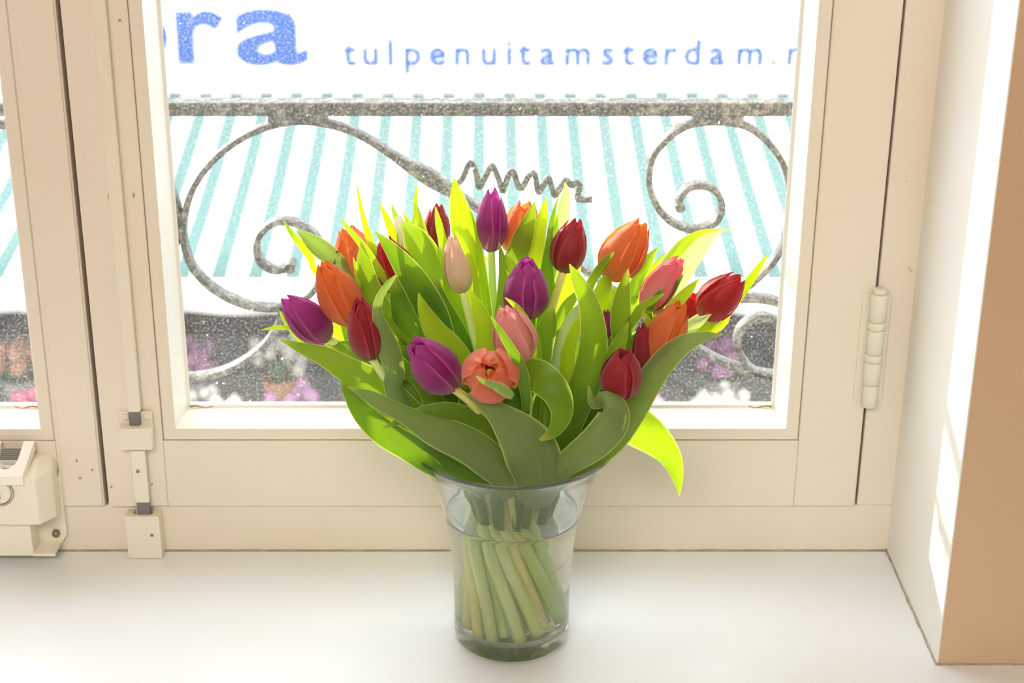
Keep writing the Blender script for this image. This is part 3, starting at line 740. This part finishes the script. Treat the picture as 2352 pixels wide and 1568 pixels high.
def leaf(parent, pts, wid, ys, kind, roll=0, curl=.25, wav=.05, ext=True, hook=0):
    n = len(pts); 
    if isinstance(ys, tuple): ys = [ys[0] + (ys[1] - ys[0]) * i / (n - 1) for i in range(n)]
    wp = [P(x, y, Y) for (x, y), Y in zip(pts, ys)]
    ww = [ppx(a, p_) for a, p_ in zip(wid, wp)]
    if ext:
        b = wp[-1]; k = min(1, .058 / max(.001, math.hypot(b.x, b.y)))
        mid = Vector((b.x * (.5 + .25 * k), b.y * .7, max(.215, b.z * .55 + .09))) if b.z > .25 else None
        if mid is not None: wp.append(mid); ww.append(ww[-1] * .8)
        bb = wp[-1]; rn = math.hypot(bb.x, bb.y) + 1e-6; r_ = min(rn, .036)
        wp.append(Vector((bb.x / rn * r_, bb.y / rn * r_, .150))); ww.append(min(ww[-1] * .45, .018))
        wp.append(Vector((bb.x / rn * r_ * .8, bb.y / rn * r_ * .8, .118))); ww.append(.007)
    N = 34; sp = crom([tuple(a) + (b,) for a, b in zip(wp, ww)], N); g = []; ph = random.uniform(0, 6)
    # arc-length-ish re-sample
    for i in range(N):
        c = Vector(sp[i][:3]); wv = max(sp[i][3], .0004)
        T = (Vector(sp[min(i + 1, N - 1)][:3]) - Vector(sp[max(i - 1, 0)][:3])).normalized()
        Vd = (CAM - c).normalized(); S = T.cross(Vd)
        S = S.normalized() if S.length > .05 else RT.copy()
        Nn = S.cross(T).normalized()
        t = i / (N - 1); ro = math.radians(roll * (1 - .5 * t) + 6 * math.sin(ph + 4 * t))
        S2 = S * math.cos(ro) + Nn * math.sin(ro); N2 = S2.cross(T).normalized()
        row = []; ni = 9; cu = curl * (1 + .25 * math.sin(ph * 2 + 5 * t))
        for k in range(ni):
            u_ = k / (ni - 1) * 2 - 1; h = wv / 2 / max(.45, math.cos(ro))
            o_ = S2 * (u_ * h) + N2 * (-cu * h * (u_ * u_ - .35) + .04 * h * max(0, 1 - abs(u_) * 4))
            o_ += N2 * (wav * .006 / .05 * .35 * math.sin(ph + 11 * t + (2 if u_ > 0 else 0)) * abs(u_) ** 2 * min(1, wv / .012))
            row.append(c + o_)
        g.append(row)
    return uvgrid('leaf', g, LM[kind], parent)

TU = [  # name, tip px, base px, width px, Ytip, Ybase, colour, close, twist, opts, label
 ('tulip', (650, 682), (752, 778), 80, -.02, .00, 'purple', .26, .3, {}, 'purple tulip at the far left of the bouquet, leaning outward'),
 ('tulip', (795, 520), (838, 645), 100, .05, .04, 'orange', .42, 1.1, {'blunt': .8}, 'orange tulip high on the left, half hidden behind pointed leaves'),
 ('tulip', (738, 602), (812, 742), 92, -.01, .00, 'orange', .24, .8, {}, 'orange tulip on the left between the purple and the dark red ones'),
 ('tulip', (822, 684), (852, 824), 76, -.045, -.035, 'crimson', .22, .45, {}, 'dark red tulip on the left, in front of the orange tulips'),
 ('tulip', (880, 543), (936, 682), 84, .03, .02, 'red', .45, 1.4, {}, 'red tulip on the upper left with a dark leaf crossing it'),
 ('tulip', (918, 488), (922, 585), 36, .065, .06, 'white', .3, .3, {}, 'slim ivory tulip bud at the upper left'),
 ('tulip', (1007, 466), (1003, 570), 56, .075, .07, 'crimson', .24, .2, {}, 'dark red tulip at the top left of centre'),
 ('tulip', (1131, 427), (1128, 578), 66, .06, .055, 'purple', .16, 1.0, {}, 'tall purple tulip at the very top of the bouquet with a bare stem'),
 ('tulip', (1036, 540), (1062, 672), 62, .02, .015, 'cream', .26, .6, {}, 'cream tulip bud flushed pink, left of centre between leaves'),
 ('tulip', (1210, 462), (1182, 585), 84, .075, .07, 'orange', .55, .2, {'open_': .3}, 'orange tulip at the top behind a broad green leaf'),
 ('tulip', (1212, 594), (1206, 730), 98, -.01, .00, 'purple', .36, 1.57, {'blunt': 1}, 'plump purple tulip at the centre of the bouquet'),
 ('tulip', (1326, 500), (1293, 625), 76, .045, .04, 'crimson', .30, .9, {}, 'dark red tulip right of centre with two pointed petal tips'),
 ('tulip', (1480, 505), (1396, 640), 96, .02, .02, 'orange', .30, .5, {'blunt': .4}, 'large orange tulip at the upper right standing clear'),
 ('tulip', (1566, 588), (1480, 712), 68, .01, .01, 'rose', .26, .7, {}, 'pink tulip at the right with a rosy tip'),
 ('tulip', (1706, 632), (1612, 725), 84, .01, .02, 'red', .22, 1.2, {}, 'bright red tulip at the far right leaning outward'),
 ('tulip', (1590, 672), (1578, 752), 50, .045, .05, 'red', .5, .2, {'open_': .4}, 'small red tulip behind the orange one at the right'),
 ('tulip', (1570, 692), (1492, 838), 90, -.025, -.02, 'orange', .26, .35, {'blunt': .3}, 'deep orange tulip at the lower right above the long leaf'),
 ('tulip', (1392, 710), (1402, 830), 40, .00, .00, 'purple', .35, .5, {}, 'slim purple tulip bud mostly hidden right of centre'),
 ('tulip', (1476, 742), (1482, 862), 50, -.03, -.025, 'crimson', .5, 1.0, {}, 'dark red tulip behind the lowest red one'),
 ('tulip', (1436, 802), (1420, 912), 90, -.07, -.06, 'crimson', .38, 1.57, {'blunt': .9}, 'plump dark red tulip at the lower right front'),
 ('tulip', (1160, 704), (1196, 828), 92, -.06, -.05, 'pink', .34, 1.3, {'blunt': .5}, 'pale pink tulip at the front centre between thin leaves'),
 ('tulip', (944, 780), (1040, 892), 98, -.075, -.055, 'purple', .28, 1.0, {'blunt': .2}, 'purple tulip at the lower left front, leaning left'),
 ('tulip', (1126, 868), (1134, 880), 122, -.118, -.080, 'coral', .16, .5, {'blunt': 1, 'open_': .1}, 'coral orange tulip opened towards the viewer at the front'),
 ('tulip', (655, 508), (800, 616), 30, .045, .045, None, 0, 0, {}, 'closed green tulip bud wrapped in leaves at the upper left'),
]
# neck and foot positions
necks = []
for t in TU:
    b = P(*t[2], t[5]); necks.append(Vector((b.x * .16 + random.uniform(-.004, .004), (b.y + .01) * .30 + random.uniform(-.006, .006))))
def relax(ps, md, rmax, it=250):
    for _ in range(it):
        for i in range(len(ps)):
            for j in range(i):
                d_ = ps[i] - ps[j]; L = d_.length
                if L < md:
                    d_ = d_ / L if L > 1e-6 else Vector((1, 0))
                    ps[i] += d_ * (md - L) * .5; ps[j] -= d_ * (md - L) * .5
        for p_ in ps:
            if p_.length > rmax: p_ *= rmax / p_.length
    return ps
necks = relax(necks, .0128, .040)
ca_, sa_ = math.cos(math.radians(95)), math.sin(math.radians(95))
feet = [Vector((p_.x * ca_ - p_.y * sa_, p_.x * sa_ + p_.y * ca_)) * .95 for p_ in necks]
feet = relax([f*1.25 for f in feet], .0132, .0405, 160)
roots = []
for i, t in enumerate(TU):
    nm, tp, bp, wpx, yt, yb, col, cl, tw, op, lab = t
    B = P(*bp, yb); T_ = P(*tp, yt)
    if i == 22:
        dirv = (CAM - B).normalized(); dirv = (dirv * .9 + Vector((-.05, 0, .30))).normalized(); B = P(1128, 872, -.075); T_ = B + dirv * .036
    ft = feet[i]; nk = necks[i]; foot = Vector((ft.x, ft.y, .0175 + .002 * random.random()))
    root = thing('tulip', lab, 'tulip', foot, 'tulips in the glass vase'); roots.append((root, B))
    ax = (T_ - B).normalized()
    p3 = Vector((nk.x, nk.y, .150)); p2 = foot.lerp(p3, .5) + Vector((0, 0, 0))
    m1 = B - ax * .035; m1 = m1.lerp(Vector((nk.x * 1.4, nk.y * 1.4, .22)), .25)
    path = crom([foot, p2, p3, m1, B + ax * .002], 26)
    r0 = .0050 + random.uniform(-.0003, .0005)
    bm = bmesh.new(); tube(bm, [Vector(v) for v in path], [r0 * (1 - .38 * (k / 25)) for k in range(26)], 12)
    done('stem', bm, M_STEM[(0, 1, 2, 0, 0)[i % 5]], root, True)
    if col:
        head(root, B, T_, ppx(wpx, B) / 2, PM[col], cl, tw, **op)
        if i == 22:
            head(root, B, B.lerp(T_, .9), ppx(wpx, B) * .33, PM['orange'], .08, .2, blunt=.6)
            bm = bmesh.new(); tube(bm, [B, B.lerp(T_, .4), B.lerp(T_, .62)], [.002, .0024, .003], 10); done('pistil', bm, M_PISTIL, root, True)
def own(px, py, Y):
    b = P(px, py, Y); return min(roots, key=lambda r: (r[1] - b).length)[0]
def hid(i): return roots[i][0]

LV = [  # owner, pts tip->base, widths, (ytip,ybase), kind, kwargs
 (21, [(798, 888), (838, 905), (881, 925), (932, 951), (998, 985), (1085, 1026), (1150, 1082), (1176, 1140)], [2, 24, 36, 44, 74, 84, 78, 40], (-.075, -.05), 'o', dict(ext=False, curl=.45, roll=14)),
 (3, [(783, 872), (803, 905), (835, 950), (880, 990), (930, 1020), (1000, 1062), (1065, 1085), (1120, 1130)], [3, 30, 48, 60, 66, 66, 60, 30], (-.05, -.045), 'd', dict(ext=False, curl=-.3, roll=-20)),
 (0, [(643, 779), (690, 798), (745, 818), (800, 850), (855, 885), (910, 930), (965, 980), (1040, 1060)], [2, 26, 46, 62, 80, 84, 76, 50], (-.03, -.04), 'g', dict(curl=.25, roll=8)),
 (2, [(748, 792), (800, 800), (860, 825), (920, 870), (980, 940)], [3, 38, 70, 85, 85], (.0, -.02), 'g', {}),
 (3, [(911, 631), (893, 652), (872, 685), (867, 722), (880, 765), (897, 810), (908, 860), (920, 920)], [3, 14, 20, 26, 42, 50, 48, 44], (-.055, -.04), 'o', dict(curl=.35, roll=18)),
 (22, [(1062, 902), (1100, 920), (1145, 950), (1190, 995), (1222, 1045), (1232, 1098), (1222, 1160)], [2, 24, 58, 100, 128, 118, 70], (-.10, -.055), 'o', dict(ext=False, curl=.35, roll=-10)),
 (20, [(1240, 1010), (1272, 990), (1290, 950), (1280, 905), (1250, 872), (1222, 860), (1212, 900), (1216, 960)], [8, 30, 52, 66, 76, 74, 66, 50], [-.085, -.085, -.085, -.083, -.075, -.06, -.04, -.03], 'g', dict(curl=.3, wav=.01)),
 (20, [(1128, 726), (1150, 762), (1178, 808), (1198, 850), (1207, 900), (1208, 945)], [2, 15, 23, 27, 24, 20], (-.105, -.07), 'd', dict(curl=.3, roll=12)),
 (20, [(1160, 683), (1185, 703), (1208, 738), (1226, 780), (1232, 830)], [2, 15, 21, 26, 28], (-.055, -.035), 'y', dict(curl=.4, roll=20)),
 (21, [(961, 672), (975, 715), (1000, 760), (1035, 800), (1068, 850)], [2, 30, 52, 62, 60], (-.03, -.03), 'y', dict(curl=.35)),
 (20, [(1082, 668), (1098, 708), (1112, 755), (1120, 815), (1128, 880)], [2, 30, 44, 50, 46], (-.035, -.03), 'y', dict(curl=.35, roll=-10)),
 (8, [(1043, 408), (1050, 450), (1062, 510), (1080, 580), (1095, 650)], [2, 34, 56, 60, 56], (.06, .04), 'y', dict(curl=.4, roll=10)),
 (4, [(861, 531), (893, 566), (928, 612), (962, 662), (995, 725), (1020, 800)], [2, 30, 54, 68, 72, 66], (-.005, .0), 'd', dict(curl=-.3, roll=10)),
 (5, [(926, 512), (955, 550), (985, 610), (1012, 675), (1038, 740), (1060, 810)], [10, 60, 82, 88, 84, 70], (.035, .02), 'g', dict(curl=.25)),
 (1, [(819, 422), (828, 470), (840, 520), (856, 572), (875, 630)], [2, 9, 14, 18, 22], (.045, .03), 'y', dict(roll=20)),
 (5, [(872, 467), (888, 500), (903, 540), (915, 590)], [2, 15, 22, 26], (.06, .05), 'y', {}),
 (5, [(899, 469), (908, 495), (918, 530), (930, 580)], [2, 12, 16, 20], (.07, .06), 'g', {}),
 (5, [(925, 487), (940, 512), (955, 540), (970, 580)], [2, 10, 14, 16], (.055, .05), 'y', {}),
 (6, [(958, 426), (955, 455), (955, 490), (962, 540)], [2, 8, 12, 16], (.08, .06), 'y', {}),
 (6, [(952, 458), (960, 492), (970, 530), (985, 580)], [2, 15, 22, 26], (.07, .05), 'y', {}),
 (6, [(1000, 474), (1008, 512), (1018, 560), (1028, 630), (1045, 700)], [2, 17, 22, 26, 36], (.045, .02), 'y', dict(roll=15)),
 (8, [(1044, 527), (1062, 556), (1080, 595), (1092, 640), (1098, 700)], [2, 11, 15, 16, 18], (.0, .0), 'y', dict(roll=25)),
 (7, [(1070, 468), (1083, 500), (1094, 560), (1104, 640), (1112, 700)], [3, 14, 20, 26, 30], (.06, .04), 'g', {}),
 (7, [(1130, 603), (1112, 592), (1098, 582), (1090, 590)], [2, 9, 9, 6], (.065, .06), 'y', {}),
 (23, [(652, 507), (668, 532), (690, 560), (715, 595), (740, 640)], [2, 12, 18, 16, 12], (.035, .03), 'y', dict(roll=15)),
 (23, [(684, 529), (705, 545), (735, 568), (765, 590), (795, 612)], [4, 26, 44, 40, 24], (.03, .028), 'o', dict(curl=-.7, wav=.01)),
 (1, [(782, 501), (800, 524), (820, 548), (845, 580), (870, 620)], [2, 12, 16, 18, 20], (.02, .01), 'y', dict(roll=15)),
 (4, [(830, 555), (836, 605), (848, 660), (870, 720), (900, 790), (940, 860)], [3, 34, 54, 70, 78, 76], (.005, -.005), 'g', dict(curl=.3, roll=-10)),
 (2, [(811, 591), (820, 622), (833, 660), (845, 700)], [2, 13, 18, 20], (.01, .0), 'y', {}),
 (2, [(814, 626), (824, 650), (838, 690)], [2, 11, 15], (.0, -.005), 'y', {}),
 (0, [(602, 757), (640, 752), (680, 755), (725, 775)], [2, 11, 12, 12], (.02, .02), 'y', {}),
 (0, [(642, 714), (655, 738), (680, 770), (720, 800)], [3, 10, 12, 12], (.025, .02), 'y', {}),
 (0, [(763, 703), (773, 742), (792, 785), (830, 840)], [6, 28, 44, 56], (.02, .01), 'y', {}),
 (4, [(905, 640), (925, 700), (950, 770), (985, 850), (1020, 930)], [20, 60, 80, 90, 80], (.0, .0), 'd', {}),
 (8, [(985, 640), (1000, 700), (1030, 770), (1060, 840), (1090, 920)], [40, 70, 90, 95, 80], (.005, .005), 'd', {}),
 (21, [(905, 800), (950, 815), (990, 850), (1020, 900), (1050, 960)], [10, 40, 56, 64, 60], (-.01, -.02), 'g', dict(curl=.4)),
 (21, [(915, 860), (955, 868), (985, 895), (1000, 930), (1040, 985)], [6, 34, 46, 52, 50], (-.03, -.03), 'g', dict(curl=.4)),
 (21, [(880, 982), (925, 965), (975, 948), (1035, 945), (1090, 975), (1140, 1040)], [3, 20, 30, 44, 60, 56], (-.06, -.04), 'g', dict(roll=-18)),
 (7, [(1146, 556), (1153, 592), (1158, 630), (1155, 680), (1150, 740)], [2, 16, 24, 26, 30], (.03, .02), 'g', dict(roll=12)),
 (7, [(1160, 585), (1175, 612), (1180, 650), (1172, 700)], [4, 26, 32, 32], (.035, .03), 'y', {}),
 (9, [(1228, 463), (1218, 500), (1202, 545), (1186, 590), (1172, 650)], [2, 28, 46, 52, 50], (.055, .05), 'g', dict(curl=.15, roll=-8)),
 (9, [(1254, 453), (1247, 495), (1237, 545), (1228, 600), (1222, 660)], [2, 22, 34, 40, 44], (.065, .055), 'y', {}),
 (11, [(1282, 452), (1270, 500), (1262, 555), (1256, 630), (1256, 720)], [2, 10, 18, 34, 40], (.05, .035), 'd', dict(roll=20)),
 (11, [(1298, 418), (1300, 450), (1294, 490), (1286, 540), (1282, 600)], [2, 20, 30, 36, 36], (.07, .06), 'p', {}),
 (11, [(1278, 492), (1275, 530), (1272, 590)], [4, 18, 24], (.065, .06), 'y', {}),
 (11, [(1322, 560), (1304, 620), (1292, 680), (1280, 760)], [30, 62, 68, 60], (.065, .05), 'y', dict(curl=.1, wav=.01)),
 (10, [(1268, 703), (1258, 745), (1245, 795), (1238, 850)], [10, 42, 52, 48], (-.02, -.02), 'g', dict(curl=.3)),
 (19, [(1308, 606), (1328, 645), (1350, 690), (1362, 745), (1362, 810), (1345, 880), (1318, 950)], [2, 30, 46, 58, 68, 74, 66], (-.05, -.035), 'g', dict(curl=.35, roll=12, wav=.02)),
 (12, [(1410, 578), (1395, 598), (1375, 625), (1352, 665)], [2, 15, 22, 22], (.0, .01), 'g', dict(roll=15, curl=.6)),
 (12, [(1407, 626), (1392, 645), (1382, 685), (1380, 740)], [3, 28, 42, 44], (.01, .01), 'y', {}),
 (17, [(1443, 617), (1433, 665), (1426, 720), (1430, 780), (1440, 840)], [2, 32, 46, 48, 40], (-.02, -.02), 'g', dict(curl=.3)),
 (13, [(1511, 568), (1488, 598), (1465, 640), (1450, 690), (1445, 750)], [2, 22, 30, 30, 28], (.025, .02), 'g', dict(roll=-15)),
 (13, [(1530, 580), (1508, 605), (1480, 640), (1462, 680)], [2, 12, 16, 16], (.03, .02), 'y', {}),
 (14, [(1686, 529), (1655, 529), (1615, 552), (1575, 590), (1545, 635), (1520, 700), (1500, 760)], [2, 10, 50, 72, 76, 60, 50], (.055, .04), 'p', dict(curl=.35, roll=12)),
 (14, [(1655, 526), (1610, 534), (1568, 562), (1535, 605), (1510, 660)], [2, 12, 26, 30, 28], (.050, .035), 'y', dict(curl=.2)),
 (14, [(1763, 583), (1738, 622), (1705, 668), (1672, 715), (1640, 760)], [2, 16, 24, 20, 16], (.03, .04), 'y', {}),
 (13, [(1570, 630), (1545, 665), (1515, 705), (1495, 750)], [2, 16, 22, 24], (.0, .01), 'd', dict(roll=12)),
 (15, [(1606, 640), (1580, 668), (1545, 705), (1515, 745)], [2, 22, 28, 28], (.0, .0), 'y', {}),
 (13, [(1526, 674), (1500, 690), (1470, 708), (1450, 740)], [2, 15, 20, 22], (-.03, -.02), 'g', dict(roll=20)),
 (13, [(1524, 660), (1508, 680), (1490, 715), (1478, 760)], [2, 14, 18, 20], (-.01, -.01), 'd', {}),
 (16, [(1634, 721), (1605, 740), (1570, 765), (1540, 800)], [2, 22, 32, 36], (-.015, .0), 'p', {}),
 (16, [(1650, 730), (1625, 752), (1590, 775), (1550, 800)], [6, 22, 28, 28], (.01, .01), 'y', {}),
 (18, [(1480, 718), (1492, 745), (1490, 780), (1480, 820)], [2, 20, 24, 22], (-.02, -.02), 'y', {}),
 (16, [(1662, 768), (1620, 772), (1572, 790), (1530, 826), (1492, 878), (1450, 945), (1395, 1015), (1320, 1070), (1240, 1110)], [2, 22, 44, 56, 64, 72, 74, 60, 36], (-.045, -.04), 'o', dict(ext=False, curl=-.25, roll=-8)),
 (19, [(1352, 885), (1362, 925), (1388, 915), (1412, 935), (1405, 975), (1365, 1020), (1310, 1060), (1250, 1110)], [4, 22, 40, 66, 80, 76, 62, 40], [-.06, -.07, -.085, -.09, -.09, -.08, -.07, -.055], 'o', dict(ext=False, curl=.5, roll=14)),
 (16, [(1560, 1138), (1556, 1100), (1540, 1055), (1510, 1018), (1470, 985), (1435, 965), (1400, 985)], [2, 24, 52, 76, 92, 84, 50], (.03, .03), 'm', dict(curl=.3, roll=10)),
 (19, [(1443, 740), (1428, 775), (1410, 815), (1392, 860)], [3, 26, 38, 44], (-.045, -.04), 'g', dict(curl=.4, roll=12)),
 (17, [(1345, 690), (1318, 730), (1295, 790), (1278, 850), (1265, 920)], [6, 34, 44, 48, 46], (-.01, -.01), 'p', dict(roll=-12)),
 (17, [(1340, 660), (1305, 700), (1280, 750), (1262, 800), (1255, 870)], [4, 26, 30, 34, 40], (.01, .01), 'g', {}),
 (17, [(1338, 718), (1320, 760), (1305, 810), (1300, 880)], [4, 26, 34, 36], (-.03, -.025), 'y', {}),
 (16, [(1520, 880), (1478, 900), (1440, 940), (1395, 985), (1330, 1050)], [10, 44, 60, 60, 44], (-.02, -.03), 'd', {}),
 (10, [(1220, 700), (1200, 760), (1190, 830), (1185, 910)], [30, 60, 70, 70], (.02, .01), 'd', {}),
 (10, [(1300, 760), (1270, 820), (1250, 890), (1230, 970)], [30, 60, 75, 70], (.0, .0), 'd', {}),
 (17, [(1400, 770), (1380, 830), (1350, 900), (1310, 980)], [40, 80, 90, 80], (-.005, -.01), 'd', {}),
 (18, [(1460, 800), (1440, 860), (1400, 930), (1350, 1000)], [30, 60, 74, 70], (-.02, -.02), 'd', {}),
 (2, [(790, 740), (820, 790), (870, 850), (930, 930), (1000, 1010)], [20, 50, 70, 80, 70], (.01, -.005), 'd', {}),
 (3, [(860, 800), (890, 860), (930, 920), (990, 990)], [30, 60, 76, 76], (-.015, -.02), 'g', {}),
 (22, [(1070, 880), (1085, 930), (1110, 990), (1140, 1050)], [30, 60, 70, 60], (-.035, -.03), 'd', {}),
 (22, [(1170, 880), (1180, 930), (1185, 990), (1190, 1060)], [40, 70, 80, 70], (-.04, -.03), 'd', {}),
 (4, [(860, 640), (885, 700), (920, 770), (960, 850), (1010, 930)], [20, 44, 60, 70, 70], (.02, .01), 'y', {}),
 (12, [(1420, 660), (1405, 720), (1390, 790), (1370, 870)], [20, 40, 50, 56], (.02, .01), 'g', {}),
]
for ow, pts, wd, ys, kd, kw in LV:
    leaf(hid(ow), pts, wd, ys, kd, **kw)
# small leaf across the coral tulip
leaf(hid(22), [(1094, 864), (1112, 876), (1138, 886), (1162, 900), (1178, 912)], [3, 12, 20, 24, 14], (-.128, -.118), 'o', ext=False, curl=.3, wav=.01)
